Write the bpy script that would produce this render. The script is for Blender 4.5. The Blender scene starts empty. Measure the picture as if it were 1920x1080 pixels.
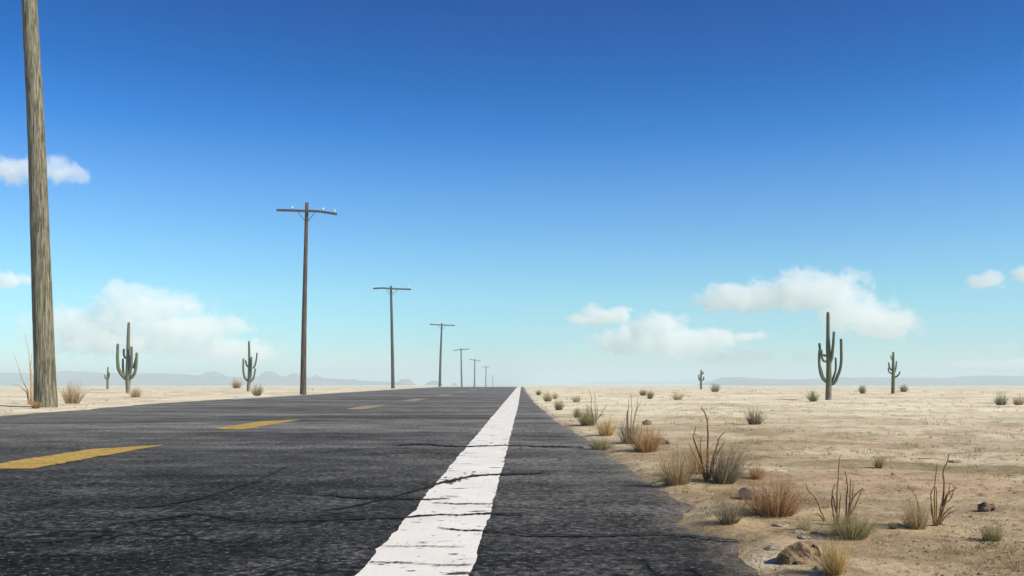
import bpy, math, random
import numpy as np
from mathutils import Vector

random.seed(7)
C = bpy.context.scene.collection
sc = bpy.context.scene
R = math.radians
CAM_H, F, VX, VY = 0.70, 1800.0, 978.0, 716.0      # eye height; focal length and vanishing point on a 1920 px wide picture

# ------------------------------------------------------------------ noise
def _hash(ix, iy, s):
    n = (ix.astype(np.int64) * 374761393 + iy.astype(np.int64) * 668265263 + s * 974711) & 0x7fffffff
    n = ((n ^ (n >> 13)) * 1274126177) & 0x7fffffff
    return ((n ^ (n >> 16)) & 0xffff) / 65535.0
def vnoise(x, y, s=0):
    x = np.asarray(x, float); y = np.asarray(y, float)
    ix = np.floor(x); iy = np.floor(y); fx = x - ix; fy = y - iy
    u = fx * fx * (3 - 2 * fx); v = fy * fy * (3 - 2 * fy)
    a = _hash(ix, iy, s); b = _hash(ix + 1, iy, s); c = _hash(ix, iy + 1, s); d = _hash(ix + 1, iy + 1, s)
    return (a * (1 - u) + b * u) * (1 - v) + (c * (1 - u) + d * u) * v - 0.5
def fbm(x, y, s=0, o=4):
    t = 0; a = 1.0; f = 1.0
    for k in range(o):
        t = t + a * vnoise(np.asarray(x) * f + 17.3 * k, np.asarray(y) * f - 9.1 * k, s + k); a *= .5; f *= 2.03
    return t
def sstep(a, b, x):
    t = np.clip((np.asarray(x, float) - a) / (b - a), 0, 1); return t * t * (3 - 2 * t)

# ------------------------------------------------------------------ the lie of the land
def zprof(y):                                      # the road runs level, then over a gentle crest on to a low plain
    y = np.asarray(y, float)
    k = 3.7e-5
    a = np.where(y < 100, 0, -k * (np.clip(y, 100, 250) - 100) ** 2)
    b = -0.0111 * np.clip(y - 250, 0, 250)
    return a + b - 0.6 * sstep(480, 720, y)
RE = np.array([(-30, .95), (2, .95), (3.46, .885), (3.83, .875), (4.21, .985), (4.77, .74), (5.39, .972), (5.9, .91), (6.66, .86), (8.2, .82),
               (9.0, .815), (11, .81), (14, .72), (17, .60), (24, .52), (34, .42), (66, .30), (140, .27), (420, .27)])
LE = np.array([(-30, -10.0), (8, -10.3), (19.7, -10.75), (25, -11.2), (31, -11.85), (38, -12.0), (46, -11.9), (60, -11.85), (420, -11.9)])
def edge_r(y): return np.interp(y, RE[:, 0], RE[:, 1]) + .05 * fbm(np.asarray(y) * .9, 3.3, 5, 3) * sstep(2, 8, y) + .06 * fbm(np.asarray(y) * 3.5, 1.3, 9, 4)
def edge_l(y): return np.interp(y, LE[:, 0], LE[:, 1]) + .30 * fbm(np.asarray(y) * .5, 7.7, 15, 4)
MOUNDS = []
def ground(x, y):
    x = np.asarray(x, float); y = np.asarray(y, float)
    out = np.maximum(x - edge_r(y), edge_l(y) - x)             # distance outside the asphalt
    n = fbm(x * 1.1, y * 1.1, 21, 5)
    off = sstep(.15, 3.0, out)
    z = zprof(y) - .03 + .042 * sstep(-.12, .14, out) + .010 * fbm(x * 6, y * 6, 33, 3) * sstep(-.12, .05, out)
    z = z + off * (.05 * n + .02) + sstep(3, 25, out) * .16 * fbm(x * .12, y * .12, 41, 3) * sstep(110, 60, y)
    for mx, my, mr, mh in MOUNDS: z = z + mh * np.exp(-((x - mx) ** 2 + (y - my) ** 2) / (mr * mr)) * sstep(.0, .15, out)
    z = z + sstep(400, 900, y) * 1.2 * fbm(x * .004, y * .008, 51, 3)
    return z
def gz(x, y): return float(ground(x, y))
def P(px, py, d): return ((px - VX) / F * d, d, CAM_H + (VY - py) / F * d)
def at(px, py):                                    # the point of the ground seen at a pixel
    d = F * CAM_H / (py - VY)
    for _ in range(6):
        x = (px - VX) / F * d
        d = .5 * d + .5 * F * (CAM_H - gz(x, d)) / (py - VY)
    x = (px - VX) / F * d
    return x, d, gz(x, d)

# ------------------------------------------------------------------ node helpers
def new_mat(name):
    m = bpy.data.materials.new(name); m.use_nodes = True
    nt = m.node_tree; b = nt.nodes['Principled BSDF']; b.inputs['Roughness'].default_value = .9
    if 'Specular IOR Level' in b.inputs: b.inputs['Specular IOR Level'].default_value = .25
    return m, nt, b
class N:
    def __init__(s, nt): s.nt = nt
    def node(s, t, **kw):
        n = s.nt.nodes.new(t)
        for k, v in kw.items(): setattr(n, k, v)
        return n
    def link(s, a, b): s.nt.links.new(a, b)
    def put(s, sock, v):
        if isinstance(v, bpy.types.NodeSocket): s.link(v, sock)
        else: sock.default_value = v
    def noise(s, vec, scale, detail=4, rough=.55, dist=0):
        n = s.node('ShaderNodeTexNoise'); s.link(vec, n.inputs['Vector'])
        n.inputs['Scale'].default_value = scale; n.inputs['Detail'].default_value = detail
        n.inputs['Roughness'].default_value = rough; n.inputs['Distortion'].default_value = dist
        return n.outputs['Fac']
    def ramp(s, fac, stops):
        n = s.node('ShaderNodeValToRGB'); s.link(fac, n.inputs['Fac'])
        el = n.color_ramp.elements
        while len(el) > 1: el.remove(el[-1])
        for i, (p, c) in enumerate(stops):
            e = el[0] if i == 0 else el.new(p)
            e.position = p; e.color = (c, c, c, 1) if isinstance(c, (int, float)) else (*c, 1)
        return n.outputs['Color']
    def mix(s, fac, a, b, mode='MIX'):
        n = s.node('ShaderNodeMix'); n.data_type = 'RGBA'; n.blend_type = mode
        s.put(n.inputs[0], fac)
        for k, v in ((6, a), (7, b)):
            s.put(n.inputs[k], v if isinstance(v, bpy.types.NodeSocket) else (*v, 1))
        return n.outputs[2]
    def math(s, op, a, b=0.0):
        n = s.node('ShaderNodeMath'); n.operation = op
        s.put(n.inputs[0], a); s.put(n.inputs[1], b); return n.outputs[0]
    def mapr(s, v, a, b, c=0.0, d=1.0):
        n = s.node('ShaderNodeMapRange'); s.put(n.inputs[0], v)
        for k, q in zip((1, 2, 3, 4), (a, b, c, d)): n.inputs[k].default_value = q
        return n.outputs[0]
    def mapping(s, vec, scale):
        n = s.node('ShaderNodeMapping'); s.link(vec, n.inputs['Vector']); n.inputs['Scale'].default_value = scale
        return n.outputs['Vector']
    def pos(s): return s.node('ShaderNodeNewGeometry').outputs['Position']
    def obj(s): return s.node('ShaderNodeTexCoord').outputs['Object']
    def attr(s, name): return s.node('ShaderNodeAttribute', attribute_name=name).outputs['Fac']
    def bump(s, h, strength, dist, b):
        n = s.node('ShaderNodeBump'); s.link(h, n.inputs['Height'])
        n.inputs['Strength'].default_value = strength; n.inputs['Distance'].default_value = dist
        s.link(n.outputs['Normal'], b.inputs['Normal'])

# ------------------------------------------------------------------ materials
def mat_sand():
    m, nt, b = new_mat('sand'); n = N(nt); p = n.pos()
    sep = n.node('ShaderNodeSeparateXYZ'); n.link(p, sep.inputs[0])
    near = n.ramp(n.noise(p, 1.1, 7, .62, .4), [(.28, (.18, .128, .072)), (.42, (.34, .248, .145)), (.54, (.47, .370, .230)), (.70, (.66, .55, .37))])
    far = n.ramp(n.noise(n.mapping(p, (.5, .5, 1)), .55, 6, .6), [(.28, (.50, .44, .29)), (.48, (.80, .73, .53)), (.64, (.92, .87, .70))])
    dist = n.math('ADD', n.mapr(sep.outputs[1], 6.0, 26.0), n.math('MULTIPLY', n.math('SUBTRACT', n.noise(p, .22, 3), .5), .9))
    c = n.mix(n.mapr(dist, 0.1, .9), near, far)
    c = n.mix(n.mapr(n.noise(p, .36, 6, .65, .8), .50, .60, 0, .7), c, (.76, .67, .48))
    pink = n.mapr(n.noise(p, .5, 5, .6, .8), .52, .62)
    c = n.mix(n.math('MULTIPLY', pink, .6), c, (.60, .41, .28))
    olive = n.mapr(n.noise(p, .42, 5, .6, .3), .54, .70)
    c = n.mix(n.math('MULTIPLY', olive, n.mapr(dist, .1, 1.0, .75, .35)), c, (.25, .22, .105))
    brown = n.mapr(n.noise(p, .8, 6, .65, .6), .53, .63, 0, .6)
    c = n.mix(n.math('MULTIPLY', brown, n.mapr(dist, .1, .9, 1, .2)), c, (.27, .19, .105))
    grit = n.noise(p, 15, 6, .8)
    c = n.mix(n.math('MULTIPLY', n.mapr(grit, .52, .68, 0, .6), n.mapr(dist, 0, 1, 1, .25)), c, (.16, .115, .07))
    c = n.mix(n.mapr(n.noise(p, 9, 4, .7), .60, .72, 0, .5), c, (.62, .55, .43))
    c = n.mix(n.mapr(n.noise(p, 4.2, 6, .75, .5), .55, .62, 0, .6), c, (.16, .125, .07))
    n.link(c, b.inputs['Base Color']); b.inputs['Specular IOR Level'].default_value = .1
    h = n.math('ADD', n.math('MULTIPLY', n.noise(p, 7, 5, .65), 1.0), n.math('MULTIPLY', grit, .35))
    n.bump(h, .8, .035, b)
    return m
def mat_asphalt():
    m, nt, b = new_mat('asphalt'); n = N(nt); p = n.pos()
    big = n.noise(p, .55, 5, .6, .5); mid = n.noise(n.mapping(p, (.6, 1, 1)), 2.2, 8, .75, .2); fine = n.noise(n.mapping(p, (.9, .8, 1)), 24, 5, .75); spec = n.noise(n.mapping(p, (.7, .9, 1)), 48, 2, .6)
    g = n.math('ADD', n.math('MULTIPLY', fine, .62), n.math('MULTIPLY', mid, .38))
    c = n.ramp(g, [(.38, .0015), (.465, .009), (.51, .036), (.55, .09), (.61, .20)])
    c = n.mix(n.mapr(big, .43, .57, .92, 0), c, n.ramp(g, [(.42, .002), (.54, .017), (.62, .06)]))
    c = n.mix(n.mapr(spec, .61, .68, 0, .8), c, (.30, .29, .27))
    wv = n.node('ShaderNodeTexVoronoi', feature='DISTANCE_TO_EDGE'); wv.inputs['Scale'].default_value = .75
    wp = n.node('ShaderNodeVectorMath', operation='ADD'); n.link(n.mapping(p, (.8, 1.0, 1)), wp.inputs[0])
    wn = n.node('ShaderNodeTexNoise'); n.link(p, wn.inputs['Vector']); wn.inputs['Scale'].default_value = 2.2; wn.inputs['Detail'].default_value = 6; n.link(wn.outputs['Color'], wp.inputs[1])
    n.link(wp.outputs[0], wv.inputs['Vector'])
    cr = n.math('MULTIPLY', n.mapr(wv.outputs['Distance'], .010, .030, 1, 0), n.mapr(n.noise(p, .8, 4, .6), .46, .56))
    c = n.mix(n.math('MULTIPLY', cr, .9), c, (.004, .004, .004))
    dust = n.math('MULTIPLY', n.attr('dust'), n.mapr(n.noise(p, 5, 6, .75, .3), .34, .66))
    c = n.mix(n.math('MULTIPLY', dust, .9), c, (.33, .27, .19))
    far = n.math('MULTIPLY', n.attr('wear_haze'), n.mapr(n.noise(n.mapping(p, (.25, 1, 1)), .45, 8, .7), .38, .60, .2, 1))
    c = n.mix(n.math('MULTIPLY', far, .9), c, n.ramp(g, [(.42, (.085, .083, .079)), (.58, (.40, .39, .37))]))  # paler mix puts distance haze into the asphalt colour
    n.link(c, b.inputs['Base Color']); b.inputs['Roughness'].default_value = .9; b.inputs['Specular IOR Level'].default_value = .10
    n.bump(n.math('ADD', n.math('ADD', fine, n.math('MULTIPLY', mid, .8)), n.math('MULTIPLY', cr, -.6)), .9, .03, b)
    return m
def mat_paint(name, col, dark, lo, hi, pit):
    m, nt, b = new_mat(name); n = N(nt); p = n.pos()
    q = n.mapping(p, (.35, 1.0, 1.0))
    wear_haze = n.mapr(n.noise(q, 9, 6, .72, .3), lo, hi)
    pits = n.mapr(n.noise(p, 26, 3, .7), pit, pit + .05)
    c = n.mix(n.mapr(n.noise(p, 2.5, 5, .6), .3, .7), col, tuple(v * .86 for v in col))
    c = n.mix(n.math('MAXIMUM', wear_haze, pits), c, dark)
    n.link(c, b.inputs['Base Color']); b.inputs['Roughness'].default_value = .75
    n.bump(n.noise(p, 40, 3, .7), .35, .006, b)
    return m
def mat_plain(name, c1, c2, scale=8, rough=.85):
    m, nt, b = new_mat(name); n = N(nt); p = n.obj()
    v = n.noise(p, scale, 5, .65)
    n.link(n.ramp(v, [(.3, c1), (.7, c2)]), b.inputs['Base Color']); b.inputs['Roughness'].default_value = rough
    n.bump(v, .4, .02, b); return m
def mat_wood(name, a, bb, cdark, k=1.0):
    m, nt, b = new_mat(name); n = N(nt); p = n.obj()
    g = n.noise(n.mapping(p, (26 * k, 26 * k, 1.5)), 1, 7, .75, .5); g2 = n.noise(n.mapping(p, (7 * k, 7 * k, .5)), 1, 4, .6)
    c = n.ramp(g, [(.38, cdark), (.47, a), (.58, bb), (.72, tuple(min(1, v * 1.35) for v in bb))])
    c = n.mix(n.mapr(g2, .55, .75, 0, .6), c, cdark)
    c = n.mix(n.mapr(n.noise(p, 1.6, 4, .6), .5, .75, 0, .5), c, tuple(v * .6 for v in bb))
    n.link(c, b.inputs['Base Color']); n.bump(g, .9, .03, b); return m
def mat_cactus(dry):
    m, nt, b = new_mat('cactus_skin'); n = N(nt); p = n.obj()
    sep = n.node('ShaderNodeSeparateXYZ'); n.link(p, sep.inputs[0])
    v = n.noise(p, 5, 5, .65)
    c = n.ramp(v, [(.3, (.028, .040, .023)), (.55, (.066, .080, .043)), (.75, (.135, .140, .078))])
    c = n.mix(n.math('MULTIPLY', n.attr('rib'), .55), c, (.26, .27, .17))
    f = n.math('ADD', sep.outputs[2], n.math('MULTIPLY', n.noise(p, 3, 4), .5))
    c = n.mix(n.mapr(f, dry + .35, dry, 0, .85), c, n.ramp(v, [(.3, (.13, .085, .075)), (.7, (.33, .25, .22))]))
    n.link(c, b.inputs['Base Color']); b.inputs['Roughness'].default_value = .7
    n.bump(n.noise(p, 30, 3, .7), .6, .02, b); return m
_tm = {}
def mat_blades(c1, c2):
    k = (c1, c2)
    if k not in _tm:
        m, nt, b = new_mat('dry_grass'); n = N(nt)
        c = n.mix(n.attr('tint'), c1, c2)
        n.link(c, b.inputs['Base Color']); b.inputs['Specular IOR Level'].default_value = .08
        tr = n.node('ShaderNodeBsdfTranslucent'); n.link(c, tr.inputs['Color'])
        mx = n.node('ShaderNodeMixShader'); mx.inputs[0].default_value = .42
        n.link(b.outputs[0], mx.inputs[1]); n.link(tr.outputs[0], mx.inputs[2])
        n.link(mx.outputs[0], nt.nodes['Material Output'].inputs['Surface'])
        _tm[k] = m
    return _tm[k]
def mat_rock(name, a, b2, c2):
    m, nt, b = new_mat(name); n = N(nt); p = n.obj()
    v = n.noise(p, 9, 7, .7, .6); w = n.noise(p, 26, 5, .7)
    c = n.ramp(v, [(.32, a), (.52, b2), (.72, c2)])
    c = n.mix(n.mapr(w, .55, .7, 0, .5), c, tuple(x * .5 for x in a))
    n.link(c, b.inputs['Base Color']); n.bump(n.math('ADD', v, n.math('MULTIPLY', w, .5)), .9, .03, b); return m
def mat_hill(name, a, b2):
    m, nt, b = new_mat(name); n = N(nt); p = n.pos()
    v = n.noise(n.mapping(p, (.010, .010, .06)), 1, 6, .65)
    n.link(n.ramp(v, [(.32, a), (.68, b2)]), b.inputs['Base Color']); return m

# ------------------------------------------------------------------ object helpers
def mesh_obj(name, V, Fc, m, parent=None, smooth=True, attrs=None):
    me = bpy.data.meshes.new(name); me.from_pydata([tuple(v) for v in V], [], Fc)
    if smooth: me.polygons.foreach_set('use_smooth', [True] * len(me.polygons))
    for k, vals in (attrs or {}).items():
        a = me.attributes.new(k, 'FLOAT', 'POINT'); a.data.foreach_set('value', np.asarray(vals, dtype=np.float32))
    me.materials.append(m); me.update()
    o = bpy.data.objects.new(name, me); C.objects.link(o)
    if parent is not None: o.parent = parent
    return o
def grid_obj(name, X, Y, Z, m, attrs=None):        # X, Y, Z: (rows, cols) arrays
    r, c = X.shape
    me = bpy.data.meshes.new(name)
    me.vertices.add(r * c)
    me.vertices.foreach_set('co', np.stack([X, Y, Z], -1).astype(np.float32).ravel())
    idx = np.arange(r * c).reshape(r, c)
    q = np.stack([idx[:-1, :-1], idx[:-1, 1:], idx[1:, 1:], idx[1:, :-1]], -1).reshape(-1, 4)
    me.loops.add(q.size); me.loops.foreach_set('vertex_index', q.ravel().astype(np.int32))
    me.polygons.add(len(q)); me.polygons.foreach_set('loop_start', (np.arange(len(q)) * 4).astype(np.int32))
    me.polygons.foreach_set('use_smooth', np.ones(len(q), dtype=bool))
    me.update(calc_edges=True)
    for k, vals in (attrs or {}).items():
        a = me.attributes.new(k, 'FLOAT', 'POINT'); a.data.foreach_set('value', np.asarray(vals, dtype=np.float32).ravel())
    me.materials.append(m)
    o = bpy.data.objects.new(name, me); C.objects.link(o); return o
def tag(o, label, cat, group=None):
    o['label'] = label; o['category'] = cat
    if group: o['group'] = group
    return o
def struct(o): o['kind'] = 'structure'; return o
def empty(name, loc):
    o = bpy.data.objects.new(name, None); C.objects.link(o); o.location = loc; o.empty_display_size = .1; return o
def tube(V, Fc, pts, rad, n=10, cap=True, rib=0.0, tint=None, twist=0.0):
    pts = [Vector(p) for p in pts]; base0 = len(V); L = len(pts)
    for i, p in enumerate(pts):
        t = (pts[min(i + 1, L - 1)] - pts[max(i - 1, 0)]).normalized()
        a = t.cross(Vector((0, 1, 0.001)));  a = a.normalized() if a.length > 1e-4 else Vector((1, 0, 0))
        b = t.cross(a).normalized()
        for k in range(n):
            th = 2 * math.pi * k / n + twist * i
            rr = rad[i] * (1 + (rib if k % 2 else -rib))
            V.append(p + a * math.cos(th) * rr + b * math.sin(th) * rr)
            if tint is not None: tint.append(1.0 if k % 2 else 0.0)
    for i in range(L - 1):
        for k in range(n):
            k2 = (k + 1) % n
            Fc.append((base0 + i * n + k, base0 + i * n + k2, base0 + (i + 1) * n + k2, base0 + (i + 1) * n + k))
    if cap:
        Fc.append(tuple(base0 + k for k in reversed(range(n))))
        Fc.append(tuple(base0 + (L - 1) * n + k for k in range(n)))
def smooth_path(pts, n):                           # Catmull-Rom through pts
    pts = [Vector(p) for p in pts]
    if len(pts) == 2: pts = [pts[0], (pts[0] + pts[1]) / 2, pts[1]]
    e = [pts[0] * 2 - pts[1]] + pts + [pts[-1] * 2 - pts[-2]]
    out = []
    for i in range(1, len(e) - 2):
        for k in range(n):
            t = k / n; a, b, c, d = e[i - 1:i + 3]
            out.append(.5 * ((2 * b) + (c - a) * t + (2 * a - 5 * b + 4 * c - d) * t * t + (3 * b - a - 3 * c + d) * t ** 3))
    out.append(pts[-1]); return out
def box(V, Fc, c, ax, ay, az):
    c, ax, ay, az = Vector(c), Vector(ax), Vector(ay), Vector(az); s = len(V)
    for i in (-1, 1):
        for j in (-1, 1):
            for k in (-1, 1): V.append(c + ax * i + ay * j + az * k)
    for f in ((0, 1, 3, 2), (4, 6, 7, 5), (0, 4, 5, 1), (2, 3, 7, 6), (0, 2, 6, 4), (1, 5, 7, 3)): Fc.append(tuple(s + i for i in f))

for (px, py, w) in ((1125, 845, 50), (1136, 817, 40), (1180, 832, 44), (1212, 847, 60), (1268, 908, 68), (1340, 902, 90), (1418, 898, 36), (1452, 964, 112), (1367, 981, 62), (1595, 1007, 88), (1508, 993, 38), (1563, 1077, 62), (1718, 990, 60), (1859, 1014, 38), (1500, 1045, 70), (1100, 798, 44)):
    d = F * CAM_H / (py - VY); k = d / F
    MOUNDS.append(((px - VX) * k, d + .1 * w * k, w * k * .75, w * k * .075))

# ------------------------------------------------------------------ ground and road
def growing(start, step, ratio, end):
    v = [start]
    while v[-1] < end: v.append(v[-1] + step); step *= ratio
    return v
xs = [-v for v in growing(10.0, .12, 1.047, 12000)][::-1] + list(np.arange(-9.6, .1, .4)) + list(np.arange(.12, 2.6, .022)) + growing(2.6, .03, 1.023, 12000)
xs = np.array(sorted(xs))
ys = np.array(list(np.arange(-16, 1.6, .8)) + growing(1.6, .03, 1.012, 14000))
X, Y = np.meshgrid(xs, ys)
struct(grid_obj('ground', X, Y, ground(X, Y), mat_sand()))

ry = np.array(list(np.arange(-15, 1.6, .5)) + growing(1.6, .03, 1.012, 420))
el, er = edge_l(ry), edge_r(ry)
u = np.concatenate([np.linspace(0, .06, 10), np.linspace(.08, .9, 24), np.linspace(.91, 1, 24)])
X = el[:, None] + (er - el)[:, None] * u[None]; Y = np.repeat(ry[:, None], len(u), 1)
Z = zprof(Y) + 0 * X
dr = er[:, None] - X; dl = X - el[:, None]
dust = np.clip(1 - dr / .22, 0, 1) ** 1.5 + np.clip(1 - dl / 1.2, 0, 1) ** 2 * .5
wear_haze = sstep(3.6, 15, Y) * .95 + .46 * sstep(-1.5, .2, X) * sstep(2.5, 6, Y)  # painted haze: road colour lightens with distance; shoulder is paler too
struct(grid_obj('road', X, Y, Z, mat_asphalt(), {'dust': np.clip(dust, 0, 1), 'wear_haze': np.clip(wear_haze, 0, 1)}))

def strip(name, y0, y1, left, right, m, z=.004, step=1.006, n=8):
    yy = np.array(growing(y0, max(.01, y0 * .004), step, y1)); yy[-1] = y1
    l = left(yy); r = right(yy); uu = np.linspace(0, 1, n)
    X = l[:, None] + (r - l)[:, None] * uu[None]; Y = np.repeat(yy[:, None], n, 1)
    return struct(grid_obj(name, X, Y, zprof(Y) + z + 0 * X, m))
white = mat_paint('white_road_paint', (.88, .85, .80), (.05, .05, .05), .605, .62, .68)
jag = lambda y, s, a: a * fbm(y * 5, s, int(s * 10), 5)
strip('white_edge_line', 1.6, 300, lambda y: -.592 + jag(y, 2.2, .022) + .007 * fbm(y * 1.1, 8.8, 3, 2), lambda y: np.interp(y, [3, 6, 28, 60], [-.185, -.160, -.10, -.09]) + jag(y, 5.1, .016) + .006 * fbm(y * 1.1, 1.8, 4, 2), white)
faded = mat_paint('faded_white_paint', (.50, .50, .49), (.08, .08, .08), .57, .70, .66)
strip('faded_edge_line', 38, 260, lambda y: -11.62 + jag(y, 7.2, .1), lambda y: -11.32 + jag(y, 3.3, .1), faded)
yellow = mat_paint('yellow_road_paint', (.56, .37, .075), (.08, .06, .03), .55, .63, .57)
worn_hazed = mat_paint('worn_hazed_yellow_paint', (.44, .35, .16), (.12, .11, .09), .50, .64, .56)  # far dashes: more wear, plus haze painted in as a greyer yellow
for (a, b, cx) in ((7.72, 10.6, -4.20), (14.1, 17.8, -4.34), (24.4, 29.0, -4.27), (35.3, 40.3, -4.15), (48.5, 54, -4.12), (64, 70, -4.1), (80, 86, -4.1), (97, 103, -4.1)):
    strip('yellow_lane_dash', a, b, lambda y: cx - .27 + jag(y, 1.7 + a, .04) + .52 * np.clip((y - b + (b - a) * .22) / ((b - a) * .22), 0, 1) + .25 * np.clip((a + .35 - y) / .35, 0, 1), lambda y: cx + .27 + jag(y, 4.4 + a, .05) - .02 * y / b, yellow if a < 20 else worn_hazed, n=6)

# cracks: dark crumbled seams following lines over asphalt and paint
CR = [[(745, 836, 1.2), (800, 833, 1.6), (860, 838, 1.8), (960, 836.5, 1.1), (1020, 838, 1.4), (1095, 840, 1.2)],
      [(600, 960, 1), (660, 952, 2), (725, 936, 2.6), (780, 921, 2.4), (822, 908, 3), (850, 902, 4.5), (880, 895, 3.2), (920, 892, 2), (960, 890.5, 2), (1030, 887, .8)],
      [(0, 1022, 1.4), (100, 1017, 1.5), (165, 1010, 1.8), (240, 1000, .8)],
      [(150, 990, .8), (280, 977, 2.0), (340, 968, 3.4), (372, 965, 2.0), (450, 977, 1), (550, 979, 1.8), (650, 975, 1.4), (750, 972, 1.8), (800, 968.5, 2), (860, 967, 1.4), (920, 965, 2.2), (1000, 968, .8)],
      [(225, 955, .8), (300, 950, 2.6), (370, 937, 1.6), (425, 920, 2.2), (480, 905, 1.6), (540, 875, 1.6)],
      [(550, 925, .8), (625, 930, 1.6), (665, 935, 2.4), (725, 935, 2.4), (800, 938, 1.6), (845, 936, .7)],
      [(822, 991, 1), (860, 996, 1.8), (930, 998, 1.5), (975, 1004, 2), (1050, 1007, 2.2), (1150, 1006, 2.0), (1240, 1004.5, 1.6), (1300, 1008, 2), (1350, 1014, 2.2), (1398, 1019, 1)],
      [(695, 1057, 1), (745, 1058, 1.4), (800, 1061, .8), (860, 1063, 1.3), (886, 1062, .8)],
      [(712, 1026, .5), (800, 1027, .9), (872, 1028.5, .5)], [(812, 945, .6), (860, 946.5, 1.1), (924, 946, .8)],
      [(0, 940, .5), (120, 935, .9), (260, 925, .6)], [(380, 1050, .5), (520, 1044, 1), (640, 1046, .6)],
      [(985, 905, .5), (1040, 915, .9), (1110, 912, .5)]]
V, Fc = [], []
rnd = random.Random(3)
for line in CR:
    pts = []
    for (a, b) in zip(line, line[1:]):
        n = max(2, int(abs(b[0] - a[0]) / 4))
        for k in range(n): t = k / n; pts.append([a[i] + (b[i] - a[i]) * t for i in range(3)])
    pts.append(list(line[-1]))
    j = 0; s = len(V)
    for i, (px, py, w) in enumerate(pts):
        j = j * .75 + rnd.uniform(-.55, .55)
        w2 = w * rnd.uniform(.45, 1.35) * .62
        for q in (py + j - w2, py + j + w2 * rnd.uniform(.8, 1.2)):
            d = F * CAM_H / (q - VY); V.append(((px - VX) / F * d, d, .0085))
        if i: Fc.append((s + 2 * i - 2, s + 2 * i - 1, s + 2 * i + 1, s + 2 * i))
for (px, py, w) in [q for line in CR for a, b in zip(line, line[1:]) for q in [tuple(a[i] + (b[i] - a[i]) * rnd.random() for i in range(3)) for _ in range(int(abs(b[0] - a[0]) / 7) + 1)]]:
    py += rnd.gauss(0, 3.2); px += rnd.gauss(0, 6); s = len(V); n = 6; L_ = rnd.uniform(.8, 4) * (.4 + .3 * w)
    for k in range(n):
        q = py + math.sin(k * 6.283 / n) * L_ * .16 * rnd.uniform(.6, 1.3); d = F * CAM_H / (q - VY)
        V.append(((px + math.cos(k * 6.283 / n) * L_ * rnd.uniform(.6, 1.3) - VX) / F * d, d, .0095))
    Fc.append(tuple(range(s, s + n)))
struct(mesh_obj('road_crack', V, Fc, mat_plain('crack_filling', (.006, .006, .006), (.028, .027, .025), 30), smooth=False))

# ------------------------------------------------------------------ far hills
def ridge(name, prof, d, m, base=-8, deep=260, jagged=1.0, s=0):
    px = np.arange(prof[0][0], prof[-1][0] + 1, 2.0)
    py = np.interp(px, [p[0] for p in prof], [p[1] for p in prof])
    if name == 'hills' and prof[0][0] < 0: py = 714 - (714 - py) * .82
    t = np.linspace(-1, 1, 15)
    X = ((px - VX) / F * d)[:, None] + 0 * t[None]
    Y = d + deep * t[None] * (1 + .3 * fbm(px * .02, 2.2, 60 + s, 3)[:, None])
    top = CAM_H + (VY - py) / F * d + jagged * d / F * fbm(px * .09, .5, 70 + s, 4)
    w = np.clip(1.12 - np.abs(t) ** 1.25 * 1.15, 0, 1)[None]
    Z = base + (top - base)[:, None] * w + 4 * fbm(X * .02, Y * .02, 80 + s, 3) * (1 - w) * 1.5
    return struct(grid_obj(name, X, Y, Z, m))
hl = mat_hill('hill_rock', (.10, .085, .08), (.24, .20, .17))
ridge('hills', [(-500, 704), (-60, 696), (30, 696), (105, 698), (125, 694), (145, 692), (158, 693), (175, 697), (200, 698), (230, 697), (262, 697), (272, 700), (284, 699), (300, 697.5), (330, 698.5), (350, 701), (380, 702), (420, 705), (480, 705), (540, 704), (580, 707), (620, 709), (660, 713), (720, 716), (760, 718)], 1500, hl, s=1)
ridge('hills', [(1330, 719), (1350, 712), (1362, 707.5), (1378, 707), (1400, 709.5), (1440, 711), (1490, 712), (1530, 711), (1570, 707.5), (1600, 708.5), (1640, 707.5), (1680, 708.5), (1720, 708.5), (1760, 709), (1800, 708), (1830, 705.5), (1850, 704.5), (1870, 706), (1900, 705), (2000, 703), (2300, 706), (2600, 710)], 1420, hl, s=7)
ridge('hills', [(1080, 719), (1120, 716), (1180, 714.5), (1230, 715.5), (1290, 713.5), (1340, 714), (1400, 713)], 2600, hl, s=12)
for i, (pts, d) in enumerate((([(488, 706), (493, 699), (500, 696), (508, 696), (515, 698), (522, 705)], 1450), ([(536, 707), (545, 702), (552, 699.5), (560, 702), (572, 706)], 1470),
                 ([(586, 708), (592, 705), (594, 702.5), (597, 705), (603, 708)], 1450), ([(650, 717), (658, 712), (665, 711), (672, 714), (682, 718)], 1420),
                 ([(706, 719), (715, 716), (722, 715), (730, 719)], 1450), ([(747, 720), (750, 713), (757, 710.5), (764, 710.5), (770, 713), (775, 720)], 1250),
                 ([(798, 720), (805, 716), (812, 713.5), (820, 715), (828, 720)], 1300), ([(849, 720), (852, 717), (856, 720)], 1300),
                 ([(378, 704), (388, 698), (391, 699), (402, 696), (412, 700), (420, 704)], 1500))):
    ridge('hill', pts, d, hl, base=-7, deep=45, jagged=.6, s=20 + i)

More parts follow.
